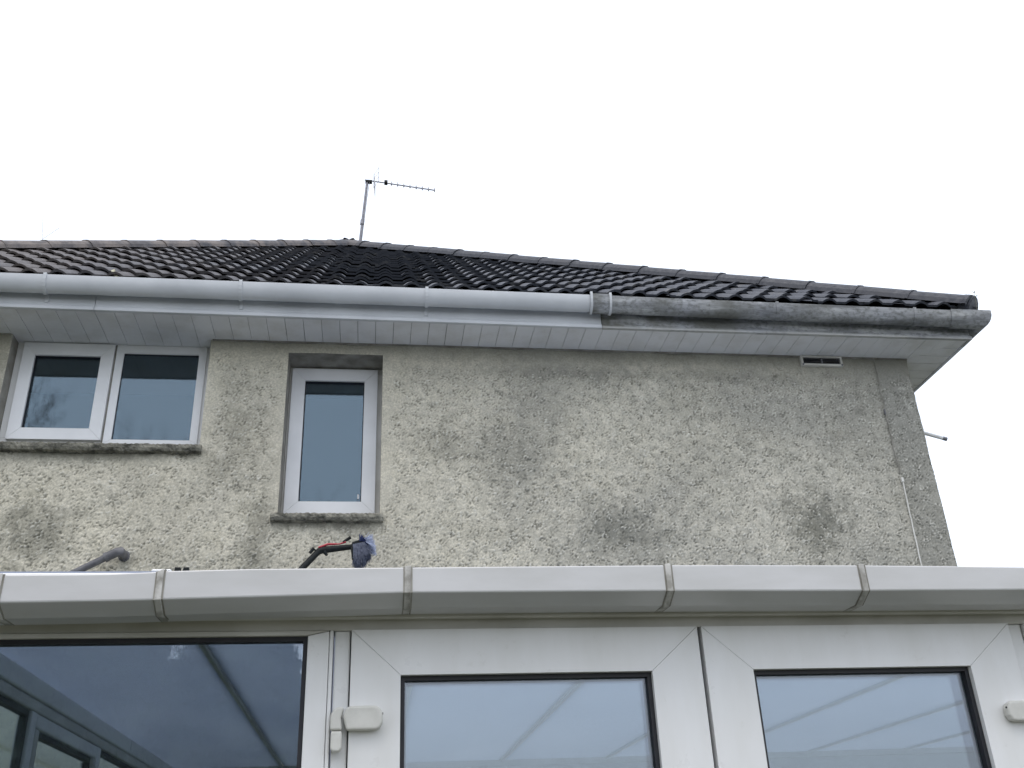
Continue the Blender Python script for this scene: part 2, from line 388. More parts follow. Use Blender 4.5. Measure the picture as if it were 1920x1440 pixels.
# dark room behind the windows
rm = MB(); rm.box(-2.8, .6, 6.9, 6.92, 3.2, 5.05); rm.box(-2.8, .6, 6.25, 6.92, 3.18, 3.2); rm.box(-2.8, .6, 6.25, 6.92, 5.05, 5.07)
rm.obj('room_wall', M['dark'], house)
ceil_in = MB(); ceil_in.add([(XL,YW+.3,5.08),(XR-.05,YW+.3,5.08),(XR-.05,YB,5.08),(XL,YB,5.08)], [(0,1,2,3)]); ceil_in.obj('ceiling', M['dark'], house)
# reveals
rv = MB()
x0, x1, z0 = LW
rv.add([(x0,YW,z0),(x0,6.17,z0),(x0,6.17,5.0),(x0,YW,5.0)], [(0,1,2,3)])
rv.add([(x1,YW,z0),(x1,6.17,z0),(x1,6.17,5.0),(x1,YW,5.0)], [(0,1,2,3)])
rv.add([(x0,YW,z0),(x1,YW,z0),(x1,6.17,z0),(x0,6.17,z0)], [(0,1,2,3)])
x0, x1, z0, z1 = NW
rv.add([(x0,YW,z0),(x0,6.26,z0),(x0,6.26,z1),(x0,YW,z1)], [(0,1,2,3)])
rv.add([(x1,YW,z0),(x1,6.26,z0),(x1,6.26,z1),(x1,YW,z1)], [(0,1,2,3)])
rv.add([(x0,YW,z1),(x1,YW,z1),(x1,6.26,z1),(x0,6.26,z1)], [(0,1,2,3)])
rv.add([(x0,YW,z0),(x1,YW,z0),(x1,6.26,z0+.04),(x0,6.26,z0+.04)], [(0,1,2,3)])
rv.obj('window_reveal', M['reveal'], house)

def mitred(parent, x0, x1, z0, z1, w, y0, y1, mat, names=('frame_head', 'frame_jamb', 'frame_rail'), gap=.0004, bevel=.0016, wb=None, wt=None):
    """four mitred members, outer rectangle x0..z1, face width w, from y0 (face) to y1"""
    wb = w if wb is None else wb; wt = w if wt is None else wt; g = gap
    T = MB().prism([(x0+g, z1), (x1-g, z1), (x1-w-g, z1-wt), (x0+w+g, z1-wt)], 'y', y0, y1)
    Lf = MB().prism([(x0, z1-g), (x0+w, z1-wt-g), (x0+w, z0+wb+g), (x0, z0+g)], 'y', y0, y1)
    Rt = MB().prism([(x1, z1-g), (x1-w, z1-wt-g), (x1-w, z0+wb+g), (x1, z0+g)], 'y', y0, y1)
    B = MB().prism([(x0+g, z0), (x1-g, z0), (x1-w-g, z0+wb), (x0+w+g, z0+wb)], 'y', y0, y1)
    return [T.obj(names[0], mat, parent, bevel), Lf.obj(names[1], mat, parent, bevel), Rt.obj(names[1], mat, parent, bevel), B.obj(names[2], mat, parent, bevel)]
def ring(x0, x1, z0, z1, w, y0, y1):
    mb = MB(); mb.box(x0, x1, y0, y1, z1-w, z1); mb.box(x0, x1, y0, y1, z0, z0+w)
    mb.box(x0, x0+w, y0, y1, z0+w, z1-w); mb.box(x1-w, x1, y0, y1, z0+w, z1-w); return mb
# left window: sash on the left, fixed light on the right
lw = empty('window', house); tag(lw, 'two light white window tucked up under the soffit')
ring(-2.373, -1.116, 4.236, 4.975, .042, 6.112, 6.17).obj('window_frame', M['upvc'], lw, .003)
mitred(lw, -2.325, -1.750, 4.262, 4.962, .080, 6.085, 6.13, M['upvc_win'], ('sash_rail', 'sash_stile', 'sash_rail'), wt=.092)
mitred(lw, -1.738, -1.152, 4.245, 4.968, .050, 6.10, 6.13, M['upvc_win'], ('frame_head', 'frame_jamb', 'frame_rail'), wb=.030, wt=.062)
MB().box(-1.7495, -1.7385, 6.108, 6.14, 4.245, 4.97).obj('mullion', M['upvc_groove'], lw)
ring(-2.250, -1.825, 4.337, 4.875, .009, 6.102, 6.125).obj('gasket', M['gasket'], lw)
ring(-1.693, -1.197, 4.270, 4.910, .007, 6.112, 6.125).obj('gasket', M['gasket'], lw)
MB().box(-2.25, -1.825, 6.118, 6.124, 4.335, 4.88).obj('pane', M['glass_up'], lw)
MB().box(-1.693, -1.197, 6.119, 6.125, 4.268, 4.912).obj('pane', M['glass_up'], lw)
# narrow window
nw = empty('window', house); tag(nw, 'tall narrow white window in a deep reveal')
ring(-.603, .034, 3.775, 4.893, .045, 6.215, 6.255).obj('window_frame', M['upvc_dirty'], nw, .003)
mitred(nw, -.584, .000, 3.812, 4.872, .090, 6.19, 6.235, M['upvc_win'], ('sash_rail', 'sash_stile', 'sash_rail'), wb=.084, wt=.092)
ring(-.496, -.088, 3.894, 4.784, .008, 6.207, 6.228).obj('gasket', M['gasket'], nw)
MB().box(-.496, -.088, 6.222, 6.228, 3.892, 4.786).obj('pane', M['glass_up'], nw)
MB().box(-.597, .029, 6.19, 6.25, 3.768, 3.805).obj('window_cill', M['upvc_dirty'], nw, .003)
MB().box(-.116, -.104, 6.214, 6.2215, 3.925, 3.955).obj('vent_sticker', M['pale_alu'], nw)

def rough_sill(parent, x0, x1, zt, zb, y0, seed):
    rng = random.Random(seed); nx = int((x1-x0)/.012); prof = [(YW+.12, zt+.012), (y0+.012, zt), (y0, zt-.010), (y0, zb+.018), (y0+.012, zb), (YW+.02, zb-.006)]
    mb = MB(); n = len(prof)
    for i in range(nx+1):
        x = x0+(x1-x0)*i/nx; e = .006 if i in (0, nx) else 0
        for (y, z) in prof:
            mb.v.append((x, y + rng.uniform(-.004, .004)+(e if y < YW else 0), z + rng.uniform(-.0035, .0035)))
    for i in range(nx):
        for j in range(n-1): mb.f.append((i*n+j, i*n+j+1, (i+1)*n+j+1, (i+1)*n+j))
    mb.f += [tuple(range(n)), tuple(range(nx*n, nx*n+n))[::-1]]
    return mb.obj('window_sill', M['sill'], parent)
tag(rough_sill(lw, -2.50, -1.098, 4.186, 4.138, 5.945, 1), 'weathered mossy sill')
tag(rough_sill(nw, -.640, .055, 3.735, 3.688, 5.95, 2), 'weathered mossy sill')

# ---- roof
PT = math.tan(R(37.32)); Z0 = 5.165; Y0 = 5.60; XA, XB = -5.03, 4.25; H = (XB-XA)/2; XC = (XA+XB)/2; YC = Y0+H
roof = empty('roof', house); tag(roof, 'dark concrete tile hipped roof')
ca, sa = math.cos(R(37.32)), math.sin(R(37.32))
def nprof(u):
    u = (u % .172)
    d = abs(u-.086); return .026*math.cos(math.pi*d/.105) if d < .0525 else 0.
TW, GA, TL = .344, .343, .41
def tile_mesh(clip=None, org=None):
    mb = MB(); us = [0, .034, .048, .064, .086, .108, .124, .138, .206, .220, .236, .258, .280, .296, .310, .344]
    k = len(us)
    for (v, n0) in ((0, .028), (TL, .028-.028*TL/GA)):
        for u in us: mb.v.append((u, v*ca - (n0+nprof(u))*sa, v*sa + (n0+nprof(u))*ca))
    for u in us: n1 = .028+nprof(u)-.016; mb.v.append((u, -n1*sa, n1*ca))
    for j in range(k-1):
        mb.f.append((j, j+1, k+j+1, k+j)); mb.f.append((j, 2*k+j, 2*k+j+1, j+1))
    me = mb.mesh('roof_tile', M['tile'])
    if clip:
        bm = bmesh.new(); bm.from_mesh(me)
        for co, no in clip:
            g = bm.verts[:] + bm.edges[:] + bm.faces[:]
            bmesh.ops.bisect_plane(bm, geom=g, plane_co=Vector(co)-Vector(org), plane_no=no, clear_outer=True)
        nf = len(bm.faces); bm.to_mesh(me); bm.free()
        if nf == 0: return None
    return me
shared = tile_mesh()
rows = int(math.ceil(H/ca/GA)); ntile = 0
hipR = ((XB, Y0, 0), Vector((1, 1, 0)).normalized()); hipL = ((XA, Y0, 0), Vector((-1, 1, 0)).normalized())
rnd = random.Random(11)
for r in range(rows):
    v = r*GA; y = Y0+v*ca; z = Z0+v*sa
    xa = XA+(y-Y0); xb = XB-(y-Y0)
    c0 = int(math.floor((xa-XC)/TW)) - 1; c1 = int(math.ceil((xb-XC)/TW)) + 1
    for c in range(c0, c1+1):
        x = XC + c*TW
        if x + TW < xa + 0.0 or x > xb - 0.0: continue
        yt = y+TL*ca
        crossR = (x+TW) + yt > XB+Y0; crossL = yt - x > Y0-XA
        org = (x, y, z)
        if crossR or crossL:
            me = tile_mesh([hipR, hipL], org)
            if me is None or not len(me.polygons): continue
        else: me = shared
        o = bpy.data.objects.new('roof_tile', me); o.location = (x, y + rnd.uniform(-.006, .006), z + rnd.uniform(-.002, .004))
        if me is shared: o.rotation_euler = (rnd.uniform(-.008, .008), 0, rnd.uniform(-.006, .006))
        link(o, roof); ntile += 1
print('tiles', ntile)
# the three slopes that face away
fa = MB()
def slope(origin, du, dv):
    nu = 312; U = 2*H
    base = len(fa.v); nr = rows
    for r in range(nr):
        for (v, n0) in ((r*GA, .034), (min((r+1)*GA, H/ca), 0.)):
            for i in range(nu+1):
                u = U*i/nu; s = v*ca
                u = min(max(u, s), U-s)
                n = n0+nprof(u)
                fa.v.append(tuple(Vector(origin)+Vector(du)*u+Vector(dv)*(s-n*sa)+Vector((0, 0, v*sa+n*ca))))
        a = base+r*2*(nu+1)
        for i in range(nu): fa.f.append((a+i, a+i+1, a+nu+1+i+1, a+nu+1+i))
slope((XB, Y0, Z0), (0, 1, 0), (-1, 0, 0)); slope((XB, Y0+2*H, Z0), (-1, 0, 0), (0, -1, 0)); slope((XA, Y0+2*H, Z0), (0, -1, 0), (1, 0, 0))
tag(fa.obj('roof_tile', M['tile'], roof), kind='stuff')
fe = MB(); fe.add([(XA+.05, Y0+.02, Z0-.035), (XB-.05, Y0+.02, Z0-.035), (XC, YC, Z0+H*PT-.03)], [(0, 1, 2)]); fe.obj('roofing_felt', M['dark'], roof)
# hip caps
def cap_mesh():
    mb = MB(); n = 10; Lc = .46
    for (x, r, lift) in ((0, .150, -.024), (.02, .150, -.024), (.024, .147, -.026), (Lc, .145, -.029)):
        for k in range(n+1):
            a = math.pi*k/n; mb.v.append((x, r*1.05*math.cos(a), lift+r*.80*math.sin(a)-.035))
    k2 = n+1
    for s in range(3):
        for k in range(n): mb.f.append((s*k2+k, s*k2+k+1, (s+1)*k2+k+1, (s+1)*k2+k))
    for k in range(n): pass
    b = len(mb.v)
    for k in range(n+1):
        a = math.pi*k/n; mb.v.append((0, .130*math.cos(a), -.024+.100*math.sin(a)-.040))
    for k in range(n): mb.f.append((k, b+k, b+k+1, k+1))
    return mb.mesh('hip_tile', M['cap'])
cm = cap_mesh()
for (cx, cy) in ((XB, Y0), (XA, Y0), (XB, Y0+2*H), (XA, Y0+2*H)):
    a = Vector((cx, cy, Z0+.045)); b = Vector((XC, YC, Z0+H*PT+.045)); d = b-a; Lh = d.length; d.normalize()
    ey = Vector((-d.y, d.x, 0)).normalized(); ez = d.cross(ey)
    k = int(Lh/.43)+1
    for i in range(k):
        p = a+d*(.01+i*(Lh-.01)/k)
        o = bpy.data.objects.new('hip_tile', cm)
        Mx = Matrix((d, ey, ez)).transposed().to_4x4(); Mx.translation = p
        Mx = Mx @ Euler((rnd.uniform(-.03, .03), rnd.uniform(-.006, .006), rnd.uniform(-.008, .008))).to_matrix().to_4x4()
        o.matrix_world = Mx; link(o, roof)
for (cx, cy) in ((XB, Y0), (XA, Y0)):
    a = Vector((cx, cy, Z0+.0)); d = (Vector((XC, YC, Z0+H*PT))-a).normalized()
    MB().tube([a+d*.02, a+d*.10], [.105, .11], 14).obj('end_mortar', M['cap'], roof, .01)
MB().tube([(XC-.10, YC, Z0+H*PT+.0), (XC+.10, YC, Z0+H*PT+.0)], [.09, .09], 12).obj('apex_mortar', M['cap'], roof, .01)

# ---- fascia and soffit
eaves = empty('eaves', house); tag(eaves, 'white plastic fascia and soffit boards round the roof edge')
def ef(x): return 5.683 - .0073*max(0, 1.485-x)
XJ = 1.50; XE = 4.196
fp = [(0, ZS-.006), (.012, ZS-.004), (.014, ZS+.016), (.004, ZS+.034), (.004, ZS+.19), (-.012, ZS+.19), (-.012, ZS-.006)]
def pathf(a, b, k=4): return [(a+(b-a)*i/k, ef(a+(b-a)*i/k), 0) for i in range(k+1)]
def rev(path): return path
fpn = [(o, z) for o, z in fp]
sweep(pathf(-4.97, -1.79, 3), fpn, True).obj('fascia', M['gutter'], eaves, .0015)
sweep(pathf(-1.787, XJ, 3), fpn, True).obj('fascia', M['gutter'], eaves, .0015)
tag(sweep(pathf(XJ+.003, XE, 2) + [(XE+.001, ef(XE)+.10, 0)], fpn, True).obj('fascia', M['moss'], eaves, .0015), 'older algae stained fascia towards the corner')
sweep([(XE+.001, ef(XE)+.101, 0), (XE+.02, 14.8, 0)], fpn, True).obj('fascia', M['gutter'], eaves, .0015)
sweep([(-4.97, 14.8, 0), (-4.97, ef(-4.97), 0)], fpn, True).obj('fascia', M['gutter'], eaves)
BP = .1180
def board(poly):
    o = MB().prism(poly, 'z', ZS, ZS+.009).obj('soffit_board', M['soffit'], eaves, .0012, seg=1); return o
x = -4.95; k0 = 0
jo = 1.3946 % BP
x = jo - BP*54
while x < XE:
    a, b = x+.0012, min(x+BP-.0012, XE-.012)
    yb = YW+.012
    if b > a+.01 and b > -4.95:
        ym = lambda q: min(YW+.01, YW-(q-XR)) if q > XR else (YW+.115 if (LW[0]-.02 < (a+b)/2 < LW[1]+.02) else YW+.012)
        y1, y2 = ym(a), ym(b)
        ya, yb_ = ef(a)+.014, ef(b)+.014
        if y1 > ya+.01:
            if (a < XR < b): board([(a, ya), (b, yb_), (b, y2), (XR, YW+.01), (a, YW+.01)])
            elif y2 > yb_+.004: board([(a, ya), (b, yb_), (b, y2), (a, y1)])
            else: board([(a, ya), (b, ya), (a, y1)])
    x += BP
y = 5.70
while y < 14.6:
    a, b = y+.0028, y+BP-.0028
    xm = lambda q: XR-.03 if q > YW else XR+(YW-q)+.004
    if XE-.012 - xm(b) > .01:
        xa_, xb_ = xm(a), xm(b)
        pts = [(xa_, a), (XE-.012, a), (XE-.012+.002*(b-5.7), b), (xb_, b)]
        if XE-.012 <= xa_: pts = [(XE-.012, a), (XE-.012, b), (xb_, b)]
        board(pts)
    y += BP
bk = MB(); bk.add([(-4.96, 5.64, ZS+.02), (XE, 5.69, ZS+.02), (XE, 14.7, ZS+.02), (-4.96, 14.7, ZS+.02)], [(0,1,2,3)])
bk.obj('soffit_backing', M['backing'], eaves)
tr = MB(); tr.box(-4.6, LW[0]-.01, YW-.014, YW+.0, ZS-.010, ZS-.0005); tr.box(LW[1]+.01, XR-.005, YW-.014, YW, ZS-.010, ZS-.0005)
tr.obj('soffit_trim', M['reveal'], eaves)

# ---- house gutters
def gz(x): return 5.142 + .010*math.sin((x+2.3)/3.8*1.57) if x < 1.45 else 5.150-.0075*(x-1.45)
def gp(r=0., n=12, w=.056, dep=.096):
    pr = []
    for k in range(n+1):
        a = math.pi*k/n; pr.append((.008+w + (w+r)*math.cos(math.pi-a), -(dep+r)*math.sin(a)))
    return pr
def lipped(r=0.):
    p = gp(r); out = p[-1]
    inner = [(q[0]*1., q[1]) for q in gp(r-.004)][::-1]
    return p[:-1] + [out, (out[0], .006), (out[0]-.010, .006), (out[0]-.010, .0)] + inner[1:]
def gpath(a, b, k): return [(a+(b-a)*i/k, ef(a+(b-a)*i/k)+.004-.004, gz(a+(b-a)*i/k)) for i in range(k+1)]
gut = sweep(gpath(-4.95, 1.42, 14), lipped(), True).obj('gutter', M['gutter'], eaves, smooth=True)
tag(gut, 'clean pale grey half round gutter length')
for bx in (-3.27, -2.08, -.888, .307):
    b = sweep(gpath(bx-.010, bx+.010, 1), [(-.002, .004)] + gp(.008) + [(gp(.008)[-1][0], .014), (gp(.008)[-1][0]-.02, .014)] + gp(.0015)[::-1], True).obj('gutter_bracket', M['gutter'], eaves)
    MB().box(bx-.012, bx+.012, ef(bx)-.012, ef(bx)-.003, 5.012, 5.07).obj('gutter_bracket', M['gutter'], eaves, .002)
# old gutter and its corner
old = sweep(gpath(1.44, 4.2, 8)[:-1] + [(XE+.003, ef(4.2), gz(4.2)), (XE+.02, 14.8, gz(4.2))], lipped(.002), True).obj('gutter', M['moss'], eaves, smooth=True)
tag(old, 'older gutter covered in grey algae running round the corner')
un = sweep(gpath(1.415, 1.56, 1), [(-.002, .004)] + gp(.008) + [(gp(.008)[-1][0], .014), (gp(.008)[-1][0]-.02, .014)] + gp(.004)[::-1], True).obj('gutter_union', M['moss'], eaves, smooth=True)
for bx in (1.417, 1.549):
    sweep(gpath(bx-.008, bx+.008, 1), [(-.002, .004)] + gp(.014) + [(gp(.014)[-1][0], .024), (gp(.014)[-1][0]-.02, .024)] + gp(.009)[::-1], True).obj('gutter_clip', M['gutter'], eaves)
for bx in (2.733, 3.75, 4.10):
    sweep(gpath(bx-.010, bx+.010, 1), [(-.002, .004)] + gp(.007) + [(gp(.007)[-1][0], .014), (gp(.007)[-1][0]-.02, .014)] + gp(.003)[::-1], True).obj('gutter_bracket', M['moss'], eaves)
# corner fitting
cf = sweep([(4.02, ef(4.02), gz(4.1)), (XE+.003, ef(4.2), gz(4.1)), (XE+.003, 5.85, gz(4.1))], [(-.002, .003)] + gp(.009) + [(gp(.009)[-1][0], .012)] + gp(.0055)[::-1], True).obj('gutter_corner', M['moss'], eaves, smooth=True)

# ================================================================ THINGS ON THE HOUSE
# air vent
vt = empty('air_vent'); tag(vt, 'small louvred air vent just under the soffit near the right end of the wall', 'vent')
ring(3.036, 3.352, 4.885, 4.967, .016, 5.972, 6.0).obj('frame', M['upvc_dirty'], vt, .002)
MB().box(3.05, 3.34, 5.994, 5.998, 4.899, 4.955).obj('backing', M['dark'], vt)
for i in range(4):
    zc = 4.908+i*.0125
    MB().prism([(5.976, zc), (5.990, zc+.008), (5.991, zc+.0065), (5.977, zc-.0015)], 'x', 3.053, 3.335).obj('louvre', M['pipe'], vt)
for (a, b) in ((3.046, 4.893), (3.343, 4.893)):
    MB().tube([(a, 5.966, b), (a, 5.974, b)], .007, 10).obj('screw', M['iron'], vt)
MB().box(3.19, 3.198, 5.972, 5.99, 4.90, 4.95).obj('louvre_divider', M['iron'], vt)
# cable on the wall
cb = empty('wall_cable'); tag(cb, 'thin cable clipped down the right edge of the wall, white in its lower half', 'cable')
cr = random.Random(5)
pts = [(3.604+cr.uniform(-.005, .005), 5.988, 4.965-i*.045) for i in range(21)]
MB().tube(pts, .0045, 6).obj('cable', M['reveal'], cb)
pts = [(3.610-.0007*i+cr.uniform(-.0012, .0012), 5.986, 4.015-i*.05) for i in range(20)]
MB().tube(pts, .0048, 8).obj('white_cable', M['upvc_dirty'], cb)
MB().box(3.600, 3.618, 5.978, 5.996, 3.990, 4.025).obj('cable_clip', M['upvc_dirty'], cb, .004)
MB().box(3.594, 3.604, 5.982, 5.996, 4.51, 4.55).obj('junction', M['pipe'], cb, .003)
# overflow pipe out of the side wall
ov = empty('overflow_pipe'); tag(ov, 'short white overflow pipe sticking out of the side wall below the eaves', 'pipe')
MB().tube([(3.82, 6.2, 4.515), (4.12, 6.16, 4.405)], .014, 12).obj('pipe', M['upvc'], ov, smooth=True)
MB().tube([(4.108, 6.162, 4.410), (4.136, 6.158, 4.399)], .015, 12).obj('pipe_end', M['iron'], ov, smooth=True)
# waste pipe
wp = empty('waste_pipe'); tag(wp, 'dark grey plastic waste pipe elbow low on the wall above the conservatory gutter', 'pipe')
e = Vector((-1.505, 5.925, 3.470)); dn = (Vector((-1.717, 5.925, 3.360))-e).normalized()
MB().tube([e+dn*.03, e+dn*.55+Vector((0, 0, -.02)), Vector((-2.15, 5.925, 2.9)), Vector((-2.2, 5.925, 2.32))], .021, 14).obj('pipe', M['pipe'], wp, smooth=True)
MB().tube([e+dn*.065, e+dn*.0, e+Vector((.018, .0, .004)), e+Vector((.024, .035, .0)), e+Vector((.024, .085, 0))], [.027, .028, .028, .027, .027], 14).obj('elbow', M['pipe'], wp, smooth=True)
MB().tube([e+dn*.055, e+dn*.075], .030, 14).obj('collar', M['pipe'], wp, smooth=True)
MB().tube([e+Vector((.024, .070, 0)), e+Vector((.024, .083, 0))], .034, 14).obj('wall_collar', M['pipe'], wp, smooth=True)

# TV aerial
ae = empty('tv_aerial', loc=(-.28, 10.7, 8.3)); ae.location = (0, 0, 0)
tag(ae, 'roof top television aerial on a leaning grey mast above the hip', 'aerial')
mt = Vector((-.200, 10.7, 10.10)); mbp = Vector((-.33, 10.7, 8.25))
MB().tube([mbp, mt], .017, 8).obj('mast', M['iron'], ae, smooth=True)
MB().tube([mbp+(mt-mbp)*.62, mbp+(mt-mbp)*.66], .027, 8).obj('mast_clamp', M['iron'], ae)
b0 = Vector((-.235, 10.7, 10.130)); b1_ = Vector((.705, 10.72, 10.030))
bd = (b1_-b0).normalized()
MB().tube([b0, b1_], .009, 6).obj('boom', M['iron'], ae)
MB().box(-.225, -.135, 10.68, 10.73, 10.085, 10.125).obj('boom_clamp', M['black'], ae, .006)
dp = b0+bd*.285
MB().box(dp.x-.022, dp.x+.022, 10.68, 10.74, dp.z-.012, dp.z+.034).obj('dipole_box', M['black'], ae, .006)
for i in range(8):
    p = b0+bd*(.36+i*.083)
    MB().tube([p+Vector((0, 0, -.035)), p+Vector((0, 0, .042))], .0042, 5).obj('director', M['iron'], ae)
    MB().box(p.x-.008, p.x+.008, p.y-.012, p.y+.012, p.z-.014, p.z+.01).obj('director_clip', M['iron'], ae)
q = b0+bd*.125
for (dx, dz) in ((.062, .125), (.018, -.145)):
    for yy in (-.14, -.05, .05, .14):
        MB().tube([q+Vector((0, yy, 0)), q+Vector((dx, yy, dz))], .0035, 5).obj('reflector', M['pale_alu'], ae)
    MB().tube([q+Vector((dx, -.15, dz)), q+Vector((dx, .15, dz))], .0035, 5).obj('reflector', M['pale_alu'], ae)
MB().tube([q+Vector((0, -.15, 0)), q+Vector((0, .15, 0))], .005, 5).obj('reflector', M['iron'], ae)
cabp = [mt+Vector((.03, -.02, -.02)), mt+(mbp-mt)*.15+Vector((.024, -.02, 0)), mt+(mbp-mt)*.5+Vector((.022, -.02, 0)), mbp+Vector((.02, -.02, 0))]
MB().tube(cabp, .004, 5).obj('lead', M['pipe'], ae)
# faint far aerial
fa2 = empty('far_mast'); tag(fa2, 'very faint thin pale mast rising behind the far left of the roof', 'mast')
MB().tube([(-4.02, 10.7, 5.9), (-4.13, 10.7, 8.95), (-4.155, 10.7, 9.10)], .006, 6).obj('pole', M['faint'], fa2)
MB().tube([(-4.155, 10.7, 9.08), (-4.185, 10.7, 9.33)], .005, 6).obj('pole', M['faint'], fa2)
MB().tube([(-4.13, 10.7, 8.97), (-3.96, 10.7, 9.15)], .0035, 5).obj('stay', M['faint'], fa2)

# stick on the tiles
st = MB(); st.tube([(-1.712, 5.655, 5.262), (-1.690, 5.62, 5.222), (-1.640, 5.585, 5.150)], [.012, .010, .009], 8); st.tube([(-1.722, 5.655, 5.258), (-1.700, 5.655, 5.270)], .012, 8)
tag(st.obj('broken_stick', M['stick'], smooth=True), 'short pale broken stick lying on the tiles behind the left part of the gutter', 'stick')
# weed in the gutter corner
wd = empty('gutter_weed'); tag(wd, 'tiny dry weed growing out of the gutter at the roof corner', 'weed')
MB().tube([(4.222, 5.56, 5.13), (4.228, 5.55, 5.20), (4.236, 5.55, 5.285)], .0012, 5).obj('stem', M['weed'], wd)
for (a, b) in (((4.232, 5.55, 5.27), (4.247, 5.548, 5.305)), ((4.234, 5.55, 5.28), (4.226, 5.552, 5.298)), ((4.233, 5.55, 5.25), (4.262, 5.55, 5.264))):
    A, B = Vector(a), Vector(b); s = (B-A).cross(Vector((0, 1, 0))).normalized()*.004
    MB().add([A, (A+B)/2+s, B, (A+B)/2-s], [(0,1,2,3)]).obj('leaf', M['weed'], wd)

# ================================================================ CONSERVATORY
cons = empty('conservatory'); tag(cons, 'white plastic conservatory with glazed doors and a flat translucent roof', 'conservatory')
CX0, CX1 = -1.06, 3.84; YG = 2.20
# roof panels and glazing bars
bars = [-1.09+.6135*i for i in range(9)]
rf = empty('conservatory_roof', cons); tag(rf, 'flat roof of pale blue translucent panels between white bars')
for a, b in zip(bars[:-1], bars[1:]):
    MB().box(a+.012, b-.012, 2.27, 5.97, 2.258, 2.272).obj('roof_panel', M['poly'], rf)
for a in bars:
    MB().box(a-.008, a+.008, 2.25, 5.985, 2.246, 2.2575).obj('glazing_bar', M['upvc_dirty'], rf, .003)
    MB().box(a-.022, a+.022, 2.275, 5.985, 2.2725, 2.279).obj('bar_cover', M['upvc'], rf, .004)
for cx in (-.416, .103):
    for s in (-.009, .009):
        MB().box(cx+s-.006, cx+s+.006, 2.190, 2.203, 2.246, 2.2575).obj('clip', M['black'], rf, .001)
MB().box(CX0, CX1, 5.955, 5.985, 2.225, 2.2575).obj('wall_plate', M['upvc_dirty'], rf, .003)
MB().box(CX0, CX1, 2.205, 2.245, 2.145, 2.250).obj('eaves_beam', M['upvc'], rf, .003)
# gutter of the conservatory
def ti(x, tab):
    return float(np.interp(x, [q[0] for q in tab], [q[1] for q in tab]))
TOP = [(-1.2, 2.203), (-.74, 2.2035), (-.445, 2.2055), (-.42, 2.2135), (.07, 2.2175), (.70, 2.222), (1.10, 2.2205), (1.33, 2.218), (1.5, 2.2155), (3.9, 2.211)]
BOT = [(-1.2, 2.146), (-.73, 2.147), (-.447, 2.150), (-.416, 2.1525), (-.173, 2.157), (.068, 2.163), (.526, 2.164), (1.063, 2.162), (1.5, 2.162), (3.4, 2.161)]
def cprof(x, o=0.):
    t, b = ti(x, TOP), ti(x, BOT)
    return [(2.170, t-.004), (2.170, b-.019), (2.105-o*.3, b-.021-o), (2.060-o, b-o*.4), (2.060-o, t+o*.6), (2.072+o*.3, t+o*.6), (2.072, t-.004), (2.065, b+.004), (2.108, b-.014), (2.164, b-.014), (2.164, t-.004)]
def crun(x0, x1, o, mat, name, k=3, bev=.003):
    mb = MB(); xs = [x0+(x1-x0)*i/k for i in range(k+1)]; n = 11
    for x in xs: mb.v += [(x, y, z) for y, z in cprof(x, o)]
    for i in range(k):
        for j in range(n): mb.f.append((i*n+j, i*n+(j+1) % n, (i+1)*n+(j+1) % n, (i+1)*n+j))
    mb.f += [tuple(range(n)), tuple(range(k*n, k*n+n))[::-1]]
    return mb.obj(name, mat, cons_g, bev)
cons_g = empty('gutter', cons); tag(cons_g, 'white square line gutter with grimy joints')
js = [-1.10, -.742, -.431, .073, .642, 1.093, 1.70, 2.4, 3.1, 3.88]
M['gutter_white'] = simple('white_gutter', (.54, .54, .53), (.61, .61, .61), 4, .3, .03, 25, stretch=(1, 1, 4))
M['bracket'] = simple('grimy_bracket', (.30, .29, .26), (.58, .57, .54), 22, .5, .2, 60, lo=.42, hi=.6)
for a, b in zip(js[:-1], js[1:]): crun(a+.0015, b-.0015, 0, M['gutter_white'], 'gutter_length', bev=.006)
for j in js[1:-1]:
    crun(j-.007, j+.006, .0035, M['bracket'], 'gutter_bracket', 1, .0015)
    crun(j-.0098, j-.0072, .0012, M['upvc_groove'], 'joint_grime', 1, 0)
    crun(j+.0062, j+.0095, .0012, M['upvc_groove'], 'joint_grime', 1, 0)
MB().box(CX0, CX1, 2.172, 2.204, 2.1475, 2.235).obj('gutter_board', M['upvc_dirty'], cons_g, .002)
MB().box(CX0, CX1, 2.176, 2.196, 2.1395, 2.147).obj('gutter_board', M['upvc_dirty'], cons_g, .002)

# outer frame in the front wall
fr = empty('front_frame', cons); tag(fr, 'white outer frame round doors and side windows')
MB().box(CX0, CX1, YG+.006, YG+.07, 2.119, 2.1445).obj('frame_head', M['upvc_dirty'], fr, .002)
for (a, b, y0) in ((-.137+.046, -.082, YG), (-.080, -.046, YG+.010), (1.514, 1.548, YG+.010), (1.550, 1.60, YG), (CX0, CX0+.05, YG), (CX1-.05, CX1, YG)):
    MB().box(a+.0005, b-.0005, y0, YG+.07, .06, 2.1185).obj('frame_post', M['upvc'], fr, .003)
